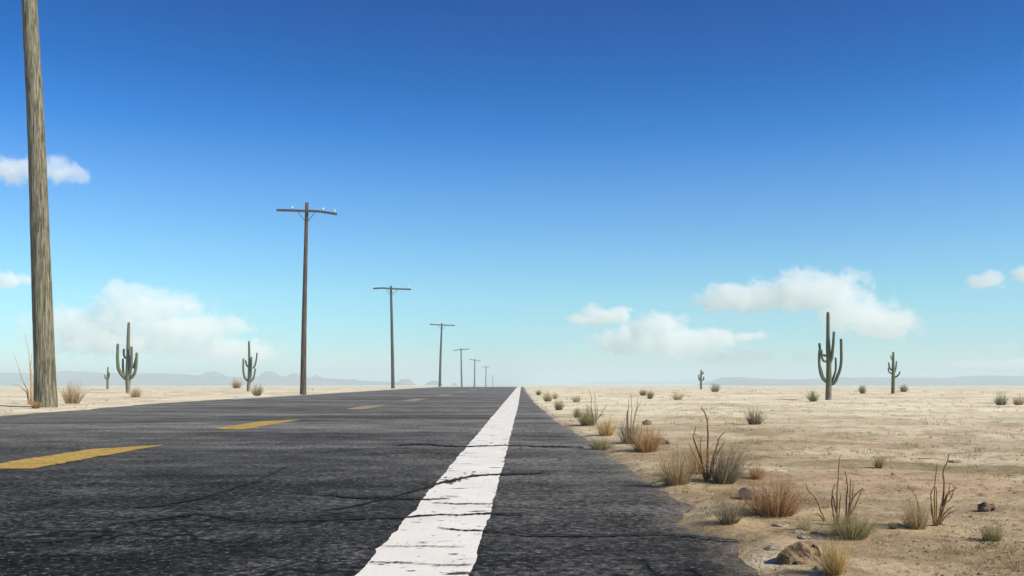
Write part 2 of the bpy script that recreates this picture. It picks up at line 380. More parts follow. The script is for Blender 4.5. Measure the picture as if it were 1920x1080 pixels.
# ------------------------------------------------------------------ utility poles
W1 = mat_wood('weathered_pole_wood', (.125, .112, .072), (.29, .27, .19), (.028, .025, .017), 1.05)
W2 = mat_wood('brown_pole_wood', (.075, .048, .034), (.155, .108, .078), (.02, .014, .010))
W3 = mat_wood('grey_pole_wood', (.052, .054, .052), (.115, .115, .106), (.02, .02, .019))
WA = mat_wood('crossarm_wood', (.075, .058, .048), (.15, .115, .095), (.02, .016, .014))
STEEL = mat_plain('dull_steel', (.05, .05, .05), (.12, .115, .11), 10, .5)
GLASS = mat_plain('pale_porcelain', (.60, .66, .60), (.78, .80, .74), 6, .25)
def utility_pole(label, d, path, wb, wt, wood, arm, armh, ins, brace, bird=None):
    base = P(path[0][0], path[0][1], d); bz = gz(base[0], d)
    root = empty('utility_pole', (base[0], d, bz))
    tag(root, label, 'utility pole', 'utility poles along the left side of the road')
    loc = Vector((base[0], d, bz))
    pts = [Vector(P(px, py, d)) - loc for px, py in path]
    pts[0].z = -.6
    sp = smooth_path(pts, 10); L = len(sp)
    V, Fc = [], []; rg = random.Random(int(d))
    H = sp[-1].z
    rad = []
    for i, q in enumerate(sp):
        t = max(0, q.z / H); r = (wb + (wt - wb) * t ** .9) / 2 / F * d
        rad.append(r * (1 + rg.uniform(-.015, .015)) * (1 + .06 * max(0, 1 - t * 14)))
    tube(V, Fc, sp, rad, 22)
    mesh_obj('shaft', V, Fc, wood, root)
    # crossarm in front of the shaft
    ap = [Vector(P(px, py, d)) - loc for px, py in arm]
    for q in ap: q.y = -rad[-1] - armh * .55
    V, Fc = [], []
    sp2 = smooth_path(ap, 6); hh = armh / 2; s = len(V)
    for q in sp2:
        for (dy, dz) in ((-hh * .8, -hh), (hh * .8, -hh), (hh * .8, hh), (-hh * .8, hh)): V.append(q + Vector((0, dy, dz)))
    for i in range(len(sp2) - 1):
        for k in range(4): Fc.append((s + i * 4 + k, s + i * 4 + (k + 1) % 4, s + i * 4 + 4 + (k + 1) % 4, s + i * 4 + 4 + k))
    Fc.append((s + 3, s + 2, s + 1, s)); e = s + 4 * (len(sp2) - 1); Fc.append((e, e + 1, e + 2, e + 3))
    mesh_obj('crossarm', V, Fc, WA, root, smooth=False)
    for ln in brace:
        V, Fc = [], []
        a, b = (Vector(P(px, py, d)) - loc for px, py in ln)
        a.y = -rad[-1] - armh * 1.05 - .012; b.y = -rad[-2] * 1.02
        tube(V, Fc, [a, b], [armh * .16] * 2, 6); mesh_obj('brace', V, Fc, STEEL, root)
    lx = [q.x for q in sp2]; lz = [q.z for q in sp2]
    for (px, k) in ins:
        k *= .92
        x = P(px, 0, d)[0] - loc.x; z = float(np.interp(x, lx, lz)) + hh
        V, Fc = [], []
        prof = [(0, .022), (.07, .022), (.075, .062), (.10, .066), (.13, .05), (.15, .058), (.18, .05), (.205, .028), (.215, .004)]
        tube(V, Fc, [(x, sp2[0].y, z + h * k - .01) for h, r in prof], [r * k for h, r in prof], 12)
        mesh_obj('insulator', V, Fc, GLASS, root)
    return root
utility_pole('massive weathered grey brown pole cut off by the top of the photo, beside tall reeds', 25.7,
             [(88, 766), (82, 640), (77, 500), (68, 250), (57, 40), (48, -150)], 39, 25, W1,
             [(-70, -100), (49, -106), (170, -100)], .22, [(-55, .9), (0, .9), (100, .9), (155, .9)], [((15, -98), (50, -55)), ((86, -98), (50, -55))])
utility_pole('tall reddish brown pole with sagging crossarm and pale insulators, second nearest of its row', 52.5,
             [(568, 740), (570, 620), (573, 480), (575.5, 380)], 11.5, 6.2, W2,
             [(520, 395), (545, 395.5), (576, 396.5), (600, 397.5), (633, 402.5)], .12, [(549, .95), (606.5, .95), (628.5, .95)], [((559, 397), (573, 415)), ((594, 398), (578, 415))])
utility_pole('grey pole leaning a little left, third in the row after the reddish brown one', 99.5,
             [(737, 727), (735.5, 650), (733, 536)], 6.8, 4.2, W3,
             [(700, 541.5), (718, 540.5), (733, 541.5), (771, 543)], .15, [(703, 1.1), (706.5, 1.1), (765.5, 1.6), (770, 1.1)], [((725, 543), (731, 552)), ((747, 543.5), (736, 552))])
utility_pole('bluish grey pole leaning a little right with level crossarm, fourth in the row', 159,
             [(824.5, 727), (826, 670), (828.5, 606)], 5.2, 3.0, W3,
             [(806, 608.5), (828, 609.5), (853, 610.5)], .17, [(808, 1.6), (811.5, 1.6), (849, 1.6), (852, 1.6)], [((822, 610), (827, 617)), ((836, 611), (830, 617))])
utility_pole('hazy blue pole with crossarm rising to the right, fifth in the row', 266,
             [(866, 727), (865, 690), (864.5, 653)], 3.5, 2.3, W3, [(850, 657), (864, 655.5), (880, 654.5)], .22, [(872.5, 2.2), (879, 2.2)], [])
utility_pole('hazy blue pole with crossarm dropping to the right, sixth in the row', 363,
             [(889.5, 727), (890, 700), (890.3, 673)], 3.0, 2.0, W3, [(880, 673.5), (890, 675.5), (900.5, 677)], .24, [], [])
utility_pole('pale hazy pole with level crossarm, second farthest down the road', 497,
             [(910.8, 727), (911, 705), (911.3, 687)], 2.4, 1.7, W3, [(904, 688.4), (911, 688.4), (918.5, 688.6)], .25, [], [])
utility_pole('smallest and faintest pole, farthest down the road at the crest', 800,
             [(924, 727), (924, 715), (924.2, 704)], 1.7, 1.2, W3, [(920.5, 704.9), (924, 704.9), (928, 705)], .35, [], [])

# ------------------------------------------------------------------ saguaro cacti
def cactus(label, px, py, sc_, ox, oy, trunk, arms, dry, seed):
    """trunk / arms: (x, y, width) in a zoomed crop of scale sc_ and origin ox, oy"""
    x0, d, z0 = at(px, py)
    root = empty('saguaro_cactus', (x0, d, z0)); tag(root, label, 'cactus', 'saguaro cacti on the plain')
    loc = Vector((x0, d, z0)); m = mat_cactus(dry); rg = random.Random(seed)
    W = lambda w: w / sc_ / F * d / 2
    Q = lambda x, y: Vector(P(ox + x / sc_, oy + y / sc_, d)) - loc
    def limb(name, pl, wid, dep, ribs):
        pts = [Q(x, y) for x, y in pl]
        n = len(pts)
        for i, q in enumerate(pts): q.y = dep * (i / (n - 1)) ** .8 if n > 1 else 0
        if name == 'trunk': pts[0].z = -.15
        sp = smooth_path(pts, 7); L = len(sp)
        ws = np.interp(np.linspace(0, 1, L), np.linspace(0, 1, len(wid)), wid)
        rad = [W(w) * (1 + rg.uniform(-.02, .02)) for w in ws]
        t = (sp[-1] - sp[-2]).normalized(); r = rad[-1]
        tip = sp[-1].copy(); sp = sp[:-1]; rad = rad[:-1]
        while len(sp) > 3 and (tip - sp[-1]).length < r * 1.02: sp.pop(); rad.pop()
        for a in (0, 25, 48, 68, 84): sp.append(tip - t * r * (1 - math.sin(R(a)))); rad.append(r * math.cos(R(a)))
        V, Fc, T = [], [], []
        tube(V, Fc, sp, rad, ribs * 2, rib=.07, tint=T)
        mesh_obj(name, V, Fc, m, root, attrs={'rib': T})
    limb('trunk', trunk[0], trunk[1], 0, 13)
    for (pl, wid, dep) in arms: limb('arm', pl, wid, dep * W(trunk[1][0]), 9)
cactus('tallest dark green saguaro on the right plain, four upright arms round its spire', 1553, 750, 5.4, 1500, 570,
       ([(288, 972), (289, 900), (292, 800), (292, 600), (286, 450), (284, 300), (284, 78)], [60, 58, 56, 50, 46, 42, 34, 30]),
       [([(300, 815), (345, 795), (375, 730), (400, 650), (408, 560), (405, 450), (402, 352)], [34, 32, 28, 27, 26], -1.5),
        ([(312, 800), (345, 740), (368, 680), (375, 600), (375, 538)], [22, 22, 21, 18], 1.5),
        ([(298, 600), (315, 545), (322, 450), (325, 380), (327, 280)], [34, 30, 27, 24], -1.8),
        ([(265, 790), (225, 750), (200, 690), (188, 600), (186, 520), (188, 460)], [28, 26, 26, 24], -1.2),
        ([(262, 525), (232, 515), (216, 485), (212, 440), (211, 393)], [22, 22, 23, 25], 1.6),
        ([(265, 582), (232, 575), (212, 545), (203, 500), (200, 465)], [22, 22, 21, 16], -2.2),
        ([(262, 775), (240, 735), (225, 670), (208, 600), (207, 575)], [20, 20, 18, 16], 1.8)], .62, 1)
cactus('large many armed grey green saguaro on the left plain with a bare pinkish foot', 240, 737, 6.35, 190, 590,
       ([(318, 930), (317, 860), (317, 780), (316, 640), (318, 520), (320, 330), (327, 88)], [46, 48, 58, 54, 46, 40, 36, 28]),
       [([(295, 765), (245, 710), (212, 640), (206, 560), (206, 480), (213, 345)], [44, 40, 38, 32, 30], -1.6),
        ([(262, 712), (252, 620), (248, 520)], [26, 25, 22], 1.0), ([(302, 522), (272, 505), (256, 460), (254, 405)], [22, 23, 24], 1.6),
        ([(325, 745), (350, 680), (368, 600), (374, 500), (377, 378)], [36, 32, 30, 28], -1.8), ([(330, 525), (350, 512), (368, 495)], [24, 26, 26], -1.6),
        ([(332, 765), (385, 725), (415, 660), (430, 560), (434, 450)], [40, 34, 30, 28], -1.4), ([(382, 640), (398, 545), (412, 452)], [24, 24, 22], 1.6)], .85, 2)
cactus('tiny slender saguaro just left of the large many armed one', 201, 730, 6.35, 190, 590,
       ([(74, 890), (74, 780), (77, 700), (79, 622)], [24, 26, 20, 15]), [([(70, 765), (50, 752), (46, 710)], [18, 15, 12], -1.2), ([(60, 757), (40, 752), (42, 735)], [12, 11, 10], 1.2), ([(78, 765), (95, 740), (103, 685)], [20, 15, 11], -1)], .3, 3)
cactus('mid sized saguaro with one arm bent out to the right, between two bushes', 464, 734, 7.71, 420, 620,
       ([(350, 885), (355, 800), (365, 740), (368, 600), (370, 480), (366, 350), (362, 148)], [40, 44, 52, 48, 42, 38, 32, 27]),
       [([(355, 735), (310, 690), (290, 620), (285, 540), (290, 402)], [32, 30, 28, 24], -1.4), ([(350, 525), (325, 500), (312, 460), (303, 424)], [22, 22, 20], 1.4),
        ([(372, 720), (392, 650), (403, 550), (408, 375)], [28, 26, 24, 20], -1.6), ([(385, 735), (420, 690), (436, 620), (446, 545)], [28, 26, 24, 22], 1.6),
        ([(425, 545), (455, 490), (475, 410), (486, 316)], [24, 24, 22, 20], -1.5)], .7, 4)
cactus('small dark saguaro alone near the middle of the horizon', 1314.7, 730, 4, 960, 540,
       ([(1418, 760), (1418, 700), (1419, 614)], [15, 15, 12]), [([(1416, 696), (1403, 684), (1400, 648)], [12, 12, 10], -1.2), ([(1421, 692), (1437, 686), (1440, 664)], [12, 11, 9], 1.2), ([(1420, 646), (1431, 642), (1433, 627)], [9, 9, 9], -1)], -.5, 5)
cactus('small saguaro with five short arms on the far right plain, smaller neighbour of the tallest', 1674, 738, 5.4, 1500, 570,
       ([(941, 908), (944, 760), (944, 600), (945, 484)], [36, 33, 26, 18]), [([(932, 706), (905, 695), (890, 670), (889, 643)], [16, 15, 13], -1.3), ([(930, 672), (913, 645), (905, 590)], [17, 16, 13], 1.3),
        ([(938, 567), (920, 552), (913, 520)], [11, 11, 10], -1), ([(958, 690), (976, 650), (988, 576)], [18, 16, 13], 1.4), ([(960, 744), (988, 722), (1005, 682)], [16, 15, 12], -1.4)], -.5, 6)

# ------------------------------------------------------------------ grass tufts and dry bushes
TAN = ((.26, .180, .090), (.72, .57, .35)); OLIVE = ((.13, .115, .045), (.56, .49, .24)); ORANGE = ((.26, .140, .055), (.76, .53, .26))
RED = ((.17, .062, .032), (.74, .52, .27)); GREY = ((.135, .108, .068), (.50, .42, .28)); STRAW = ((.32, .21, .07), (.85, .67, .32)); PALE = ((.40, .33, .17), (.82, .74, .48)); GREEN = ((.11, .115, .058), (.44, .42, .24))
def tuft(name, label, cat, px, py, w, h, pal, seed, n=None, flare=1.0, base=.5, wid=1.0, lean=0.0, group='dry bushes and grass tufts on the plain'):
    w *= 1.1; h *= 1.05
    x, d, z = at(px, py); k = d / F; W, H = w * k, h * k; rg = random.Random(seed)
    n = n or int(min(620, max(140, 50 + w * h * .13)))
    V, Fc, T = [], [], []
    bw = max(.40 * k * wid, H * .006)
    def blade(a, m, b, w0, t):
        s = len(V); ang = rg.uniform(0, math.pi); sx = Vector((math.cos(ang), math.sin(ang), 0))
        for i in range(5):
            q = i / 4; p = a * (1 - q) ** 2 + m * 2 * q * (1 - q) + b * q * q
            ww = w0 * (1 - q * .85)
            V.append(p - sx * ww); V.append(p + sx * ww); tt = min(1, max(0, t - .30 + .52 * q)); T.extend((tt, tt))
            if i: Fc.append((s + 2 * i - 2, s + 2 * i - 1, s + 2 * i + 1, s + 2 * i))
        return
    for i in range(n):
        th = rg.uniform(0, 2 * math.pi); rr = math.sqrt(rg.random())
        c, s_ = math.cos(th), math.sin(th)
        a = Vector((c * rr * W * .5 * base, s_ * rr * W * .5 * base, -.02 * H))
        out = rr * rg.uniform(.6, 1.3) * flare * W * .64
        hh = H * rg.uniform(.45, 1.10) * (1 - .38 * rr * rr)
        b = Vector((c * out + rg.gauss(0, .05) * W + lean * W * .3, s_ * out + rg.gauss(0, .05) * W, hh))
        q_ = rg.uniform(.15, .6); m = Vector((a.x + (b.x - a.x) * q_ + rg.gauss(0, .035) * W, a.y + (b.y - a.y) * q_ + rg.gauss(0, .035) * W, hh * rg.uniform(.45, .72)))
        t = min(1, max(0, rg.gauss(.5, .28)))
        blade(a, m, b, bw * rg.uniform(.6, 1.3), t)
        for _ in range(rg.choice((0, 1, 2, 3))):      # side sprigs
            q = rg.uniform(.3, .9); p = a * (1 - q) ** 2 + m * 2 * q * (1 - q) + b * q * q
            e = p + Vector((rg.gauss(0, .11) * W, rg.gauss(0, .11) * W, H * rg.uniform(.0, .24)))
            blade(p, (p + e) / 2 + Vector((0, 0, H * .03)), e, bw * .6, min(1, t + .2))
    o = mesh_obj(name, V, Fc, mat_blades(*pal), attrs={'tint': T}); o.location = (x, d, z)
    return tag(o, label, cat, group)
G, B = 'grass_tuft', 'dry_bush'
TUFTS = [
 (G, 'beige fan shaped grass clump on the sand just right of the massive pole', 'grass', 136, 757, 42, 44, TAN, dict(n=220)),
 (G, 'low dark brown tuft against the left foot of the massive pole', 'grass', 67, 766, 20, 15, RED, {}),
 (B, 'round brown bush beside the foot of the large many armed cactus', 'bush', 254, 746, 22, 21, TAN, {}),
 (B, 'fuzzy tan bush left of the mid sized roadside cactus', 'bush', 444, 728, 19, 20, ORANGE, {}),
 (B, 'olive bush right of the mid sized roadside cactus, close to the road', 'bush', 482, 742, 23, 25, OLIVE, {}),
 (B, 'smallest olive bush nearest the vanishing end of the road shoulder', 'bush', 1010, 741, 11, 11, OLIVE, {}),
 (B, 'tan bush with a smaller one behind it, second along the road shoulder', 'bush', 1027, 753, 20, 20, TAN, {}),
 (G, 'thin pale tuft just behind the second bush along the road shoulder', 'grass', 1041, 748, 10, 13, PALE, {}),
 (B, 'yellow green bush alone on the sand beside the far road shoulder', 'bush', 1048, 769, 21, 21, OLIVE, {}),
 (B, 'pale yellow dome of grass right of the yellow green shoulder bush', 'bush', 1081, 754, 17, 15, PALE, {}),
 (B, 'small bluish green bush touching the left side of the round olive bush', 'bush', 1082, 783, 15, 20, GREEN, {}),
 (B, 'round olive bush with dark twigs rising at its right side', 'bush', 1102, 798, 36, 38, OLIVE, dict(base=.6)),
 (B, 'yellow tipped tan bush directly behind the low olive roadside tuft', 'bush', 1136, 817, 40, 35, STRAW, {}),
 (G, 'low spreading dark olive tuft overhanging the edge of the asphalt', 'grass', 1125, 845, 50, 29, OLIVE, dict(flare=1.15)),
 (B, 'grey green bush round the feet of the pale upright stalks', 'bush', 1180, 832, 44, 48, GREY, dict(n=260)),
 (B, 'dense orange brown bush with a dark stone showing at its right', 'bush', 1212, 847, 60, 54, ORANGE, dict(base=.62, n=420)),
 (B, 'greyish tan bush left of the tall bare ocotillo, nearer the road', 'bush', 1268, 908, 68, 74, TAN, dict(base=.55, n=420)),
 (B, 'orange bush half hidden behind the bare ocotillo', 'bush', 1304, 890, 50, 62, ORANGE, dict(n=260)),
 (B, 'big grey brown bush fanning right from the foot of the bare ocotillo', 'bush', 1357, 906, 78, 78, GREY, dict(base=.4, lean=.4, n=460)),
 (G, 'small orange tan tuft right of the big grey brown bush', 'grass', 1418, 898, 36, 30, ORANGE, {}),
 (B, 'largest bush, reddish brown with straw tips, in front of a pale flat stone', 'bush', 1452, 964, 112, 78, RED, dict(base=.55, n=640)),
 (B, 'brown upright bush at the asphalt edge left of the reddish bush', 'bush', 1367, 981, 62, 52, GREY, dict(base=.4, n=300)),
 (G, 'little green tuft tucked between the brown and the reddish bush', 'grass', 1393, 967, 20, 25, GREEN, {}),
 (B, 'wide grey green bush with bare crooked stalks standing in it', 'bush', 1595, 1007, 88, 56, OLIVE, dict(base=.6, n=480)),
 (G, 'faint pale green tuft left of the wide grey green bush', 'grass', 1508, 993, 38, 27, PALE, {}),
 (G, 'straw yellow tuft against the right side of the big brown rock', 'grass', 1563, 1077, 62, 70, STRAW, dict(base=.35, n=420)),
 (B, 'wispy grey tan bush left of the forked dry shrub at the right', 'bush', 1718, 990, 60, 62, TAN, dict(base=.5, n=320, lean=-.2)),
 (G, 'tiny green tuft between the wide grey green bush and the wispy one', 'grass', 1675, 992, 16, 17, GREEN, {}),
 (G, 'olive tuft in the lower right below the small dark rock', 'grass', 1859, 1014, 38, 37, OLIVE, dict(base=.7)),
 (B, 'grey olive bush alone in the middle of the right hand sand', 'bush', 1414, 796, 36, 34, GREY, {}),
 (G, 'small yellow olive tuft alone on the open sand left of the lying stick', 'grass', 1648, 878, 23, 23, OLIVE, {}),
 (B, 'greyish bush touching a yellower one under the right cloud bank', 'bush', 1206, 742, 15, 13, GREY, {}),
 (B, 'yellow green bush touching the greyish one under the right cloud bank', 'bush', 1219, 748, 14, 16, OLIVE, {}),
 (B, 'pale olive bush on the sand below and left of the small lone cactus', 'bush', 1271, 750, 24, 18, PALE, {}),
 (B, 'yellowish bush immediately right of the small lone cactus', 'bush', 1341, 735, 17, 18, OLIVE, {}),
 (B, 'olive bush just left of the foot of the tallest right cactus', 'bush', 1525, 753, 21, 23, GREEN, {}),
 (B, 'spiky bush midway between the two right hand cacti', 'bush', 1617, 738, 14, 17, OLIVE, {}),
 (B, 'brownish bush just right of the five armed far cactus', 'bush', 1694, 735, 16, 15, GREY, {}),
 (B, 'broader pale green bush of the pair near the right frame edge', 'bush', 1877, 760, 27, 25, GREEN, {}),
 (B, 'tan bush at the very right frame edge, outer one of a pair', 'bush', 1910, 760, 22, 22, TAN, {}),
]
for i, (nm, lb, ct, px, py, w, h, pal, kw) in enumerate(TUFTS): tuft(nm, lb, ct, px, py, w, h, pal, 100 + i, **kw)

# bare stalks
BROWN = mat_plain('dry_brown_stalk', (.15, .085, .040), (.38, .23, .11), 30); PALEST = mat_plain('pale_dry_stalk', (.33, .22, .12), (.52, .39, .24), 30); DARKST = mat_plain('dark_dry_twig', (.075, .048, .027), (.20, .13, .075), 30)
def stalks(name, label, cat, px, py, stems, m, w0, w1=.35, group='bare dry shrubs beside the road', seed=1, dep=.12):
    x, d, z = at(px, py); loc = Vector((x, d, z)); root = empty(name, loc); tag(root, label, cat, group); rg = random.Random(seed)
    for st in stems:
        ws = 1.0
        if isinstance(st, tuple): st, ws = st
        pts = [Vector(P(a, b, d)) - loc for a, b in st]
        dy = rg.uniform(-dep, dep) * abs(pts[-1].z); r0 = rg.uniform(-.02, .02) * w0
        for i, q in enumerate(pts): q.y = dy * i / (len(pts) - 1)
        sp = smooth_path(pts, 5); L = len(sp)
        V, Fc = [], []; ph = rg.uniform(0, 6)
        for i, q in enumerate(sp): q.x += .35 * d / F * math.sin(i * 1.3 + ph)
        tube(V, Fc, sp, [ws * .5 * d / F * .8 * (w0 + (w1 * w0 - w0) * (i / (L - 1))) * (1 + .12 * math.sin(i * 2.1 + ph)) for i in range(L)], 7)
        mesh_obj('stem', V, Fc, m, root)
    return root
stalks('dry_reed', 'tall arching orange reed blades left of the massive pole', 'reed', 58, 758,
       [[(55, 760), (52, 735), (40, 710), (24, 660)], [(57, 760), (57, 715), (50, 668), (39, 624)], [(60, 760), (60, 715), (62, 680), (66, 660)], [(53, 757), (50, 738), (38, 725), (21, 720)],
        [(59, 760), (57, 700), (55, 680)], [(62, 758), (63, 700), (63, 672)], [(62, 755), (66, 740), (69, 730)], [(56, 757), (54, 735), (49, 722)], [(64, 758), (67, 745), (70, 737)]], mat_plain('orange_reed', (.36, .20, .09), (.55, .38, .22), 12), 3.4, .18, seed=5)
stalks('dry_shrub', 'thin dark twigs rising from the right side of the round olive bush', 'shrub', 1116, 797,
       [[(1114, 797), (1109, 765), (1109, 745), (1104.5, 730)], [(1117, 797), (1116, 765), (1115, 736)], [(1117, 795), (1120, 770), (1118, 758)], [(1119, 788), (1127, 776), (1133, 767), (1138.5, 757)],
        [(1124, 781), (1130, 777), (1134, 777)], [(1113, 785), (1106, 765), (1099, 759)]], DARKST, 1.9, .4, seed=6)
stalks('dry_shrub', 'pale upright stalks standing in the grey green bush before a dark stone', 'shrub', 1182, 832,
       [([(1180, 832), (1177, 785), (1179, 748)], 1.3), [(1182, 832), (1183, 790), (1184, 765), (1181.5, 738)], [(1184, 830), (1188, 790), (1193, 765), (1195, 745)], [(1186, 820), (1192, 775), (1203, 750)], [(1176, 830), (1175, 790), (1176, 770)]], PALEST, 3.2, .35, seed=7)
stalks('ocotillo', 'tall bare brown ocotillo between tan bush and big grey brown bush', 'shrub', 1325, 902,
       [([(1325, 903), (1326, 860), (1327, 820), (1325, 790), (1320, 774), (1313, 764)], 1.25), [(1327, 900), (1328, 850), (1328, 800), (1329, 782)], [(1323, 900), (1317, 870), (1309, 845), (1302, 822), (1306, 803), (1308, 800)], [(1321, 898), (1312, 872), (1300, 850), (1292, 832)],
        [(1329, 898), (1336, 860), (1345, 832), (1348, 820), (1358.5, 809)], [(1330, 898), (1335, 865), (1344, 840)], [(1322, 890), (1314, 850), (1314, 817)], [(1330, 896), (1342, 855), (1358, 827)], [(1331, 896), (1338, 870), (1343, 845)]], BROWN, 4.6, .42, seed=8)
stalks('dry_shrub', 'crooked bare brown stalks standing in the wide grey green bush', 'shrub', 1582, 985,
       [[(1570, 985), (1569, 940), (1571, 900), (1574, 857)], [(1567, 985), (1561, 950), (1562, 925), (1568, 908)], [(1586, 985), (1588, 940), (1591, 910), (1588, 885)], [(1588, 985), (1594, 935), (1596, 895)],
        [(1590, 985), (1598, 940), (1601, 911)], [(1588, 980), (1598, 935), (1616, 914)], [(1592, 970), (1606, 943), (1616, 918)], [(1572, 985), (1566, 950), (1563, 930)], [(1571, 985), (1574, 945), (1574, 925)]], BROWN, 4.4, .5, seed=9)
stalks('dry_shrub', 'lone branch curving up left beside the wide grey green bush', 'shrub', 1549, 977,
       [([(1549, 978), (1540, 960), (1530, 935), (1516, 920), (1511.5, 908)], 1.1), [(1546, 977), (1538, 968), (1523, 964)], [(1544, 975), (1538, 966), (1530, 962)]], BROWN, 4.0, .45, seed=10)
stalks('ocotillo', 'many forked bare brown shrub furthest right, its tallest stem crossing the lying stick', 'shrub', 1758, 986,
       [([(1757, 986), (1766, 945), (1770, 910), (1768, 885), (1775, 868), (1779, 852)], 1.2), [(1754, 985), (1752, 940), (1753, 905), (1757, 868)], [(1752, 984), (1746, 945), (1744, 925), (1751, 908)], [(1760, 984), (1769, 945), (1773, 915), (1773, 897)],
        [(1760, 982), (1773, 935), (1778, 908)], [(1766, 950), (1776, 925), (1792, 913.5)], [(1768, 948), (1783, 935), (1791, 915)], [(1761, 982), (1772, 960), (1787, 947)], [(1762, 984), (1776, 965), (1797, 954)], [(1751, 982), (1746, 955), (1746, 930)], [(1756, 980), (1756, 940), (1756, 915)]], BROWN, 4.4, .45, seed=11)
stalks('dry_twig', 'short bare twig poking out of the top of the wispy grey tan bush', 'twig', 1722, 988, [[(1727, 988), (1722, 945), (1712, 922), (1704, 914), (1703, 907)]], BROWN, 3.0, .5, seed=12)
stalks('fallen_stick', 'thin dark stick lying on the sand behind the furthest right shrub', 'stick', 1722, 861, [[(1721, 860), (1735, 859.5), (1750, 859), (1762, 861), (1775, 863)]], DARKST, 2.0, .6, group='sticks lying on the sand', seed=13, dep=0)
stalks('fallen_stick', 'dark stick lying on the sand cut off by the right frame edge', 'stick', 1893, 893, [[(1889, 891), (1900, 892.5), (1925, 892), (1945, 894)]], DARKST, 3.4, .6, group='sticks lying on the sand', seed=14, dep=0)

# ------------------------------------------------------------------ rocks
def ico(n=3):
    import bmesh
    bm = bmesh.new(); bmesh.ops.create_icosphere(bm, subdivisions=n, radius=1)
    v = np.array([q.co[:] for q in bm.verts]); f = [tuple(x.index for x in q.verts) for q in bm.faces]; bm.free(); return v, f
ICO4, ICO2 = ico(4), ico(1)
def blob(V, Fc, c, r, seed, rough=.22, rot=0.0, tilt=0.0, cut=.72):
    v, f = ICO4; v = v.copy(); rg = np.random.RandomState(seed)
    for _ in range(9):                              # planar facets
        nrm = rg.normal(size=3); nrm /= np.linalg.norm(nrm); h = v @ nrm; lim = cut + .2 * rg.rand()
        v = v - np.outer(np.clip(h - lim, 0, None) * .9, nrm)
    nn = fbm(v[:, 0] * 2.2 + seed, v[:, 1] * 2.2 + v[:, 2] * 1.7, seed, 5)
    v = v * (1 + rough * nn)[:, None]
    v = v * np.array(r)[None]
    ca, sa = math.cos(tilt), math.sin(tilt); v = np.stack([v[:, 0] * ca - v[:, 2] * sa, v[:, 1], v[:, 0] * sa + v[:, 2] * ca], 1)
    ca, sa = math.cos(rot), math.sin(rot); v = np.stack([v[:, 0] * ca - v[:, 1] * sa, v[:, 0] * sa + v[:, 1] * ca, v[:, 2]], 1)
    s = len(V); V.extend((v + np.array(c)[None]).tolist()); Fc.extend(tuple(s + i for i in t) for t in f)
BR = mat_rock('brown_rock', (.085, .050, .028), (.31, .215, .125), (.62, .49, .33)); SL = mat_rock('tan_slab_rock', (.16, .105, .06), (.36, .26, .165), (.58, .46, .32)); PR = mat_rock('pale_stone', (.26, .20, .14), (.44, .36, .27), (.60, .52, .42)); DR = mat_rock('dark_rock', (.09, .06, .042), (.22, .16, .115), (.46, .37, .28))
def rock(name, label, px, py, parts, m, seed, group='rocks on the sand'):
    x, d, z = at(px, py); k = d / F; V, Fc = [], []
    for i, (ox, oy, oz, rx, ry_, rz, rot, tilt) in enumerate(parts):
        blob(V, Fc, (ox * k, oy * k, oz * k), (rx * k, ry_ * k, rz * k), seed + i * 3, rot=rot, tilt=tilt)
    o = mesh_obj(name, V, Fc, m, smooth=False); o.location = (x, d, z); return tag(o, label, 'rock', group)
def hull_rock(name, pts, k, m, parent, rough, seed, cuts=5):
    import bmesh
    bm = bmesh.new()
    for q in pts: bm.verts.new([c * k for c in q])
    bmesh.ops.convex_hull(bm, input=bm.verts)
    for q in [q for q in bm.verts if not q.link_faces]: bm.verts.remove(q)
    bmesh.ops.triangulate(bm, faces=bm.faces)
    bmesh.ops.subdivide_edges(bm, edges=bm.edges, cuts=cuts, use_grid_fill=True)
    bm.normal_update(); nr = [q.normal.copy() for q in bm.verts]
    co = np.array([q.co[:] for q in bm.verts]) / k
    nn = fbm(co[:, 0] * .09 + co[:, 1] * .05, co[:, 2] * .11 - co[:, 1] * .06, seed, 5)
    for q, v_, w_ in zip(bm.verts, nr, nn): q.co += v_ * float(w_) * rough * k; q.co.z *= .93
    me = bpy.data.meshes.new(name); bm.to_mesh(me); bm.free(); me.materials.append(m)
    o = bpy.data.objects.new(name, me); C.objects.link(o)
    if parent is not None: o.parent = parent
    return o
bx_, bd_, bz_ = at(1500, 1055); kk = bd_ / F
bo = hull_rock('boulder', [(-45, -6, 14), (-43, -8, 3), (-22, 4, 33), (6, 8, 43), (26, 8, 43), (35, 6, 33), (43, 2, 14), (27, -16, -4), (-23, -20, -4), (-40, -10, -4), (-26, -22, 15), (0, -18, 31), (28, -14, 30), (-30, 26, 8), (8, 30, 36), (30, 26, 28), (38, 24, -4), (-32, 24, -4)], kk, BR, None, 5, 11)
bo.location = (bx_, bd_, bz_); tag(bo, 'big angular brown rock with pale edged slab at the bottom, beside the straw yellow tuft', 'rock', 'rocks on the sand')
hull_rock('slab', [(-10, -29, 10), (-5, -30, 2), (10, -31, -1), (24, -29, 3), (28, -25, 14), (18, -23, 22), (2, -22, 19), (0, -12, 2), (24, -12, 2), (14, -12, 20)], kk, SL, bo, 2, 12, 3)
hull_rock('slab', [(-15, -28, 9), (-11, -29, 0), (6, -30, -5), (27, -28, -1), (31, -24, 12), (0, -20, 17), (0, -10, 0), (24, -10, 0)], kk, PR, bo, 1.5, 13, 3)
hull_rock('slab', [(27, -12, 42), (36, -10, 32), (43, -12, 15), (38, -14, 14), (31, -14, 30), (30, 0, 42), (44, 0, 15)], kk, PR, bo, 1.2, 14, 2)
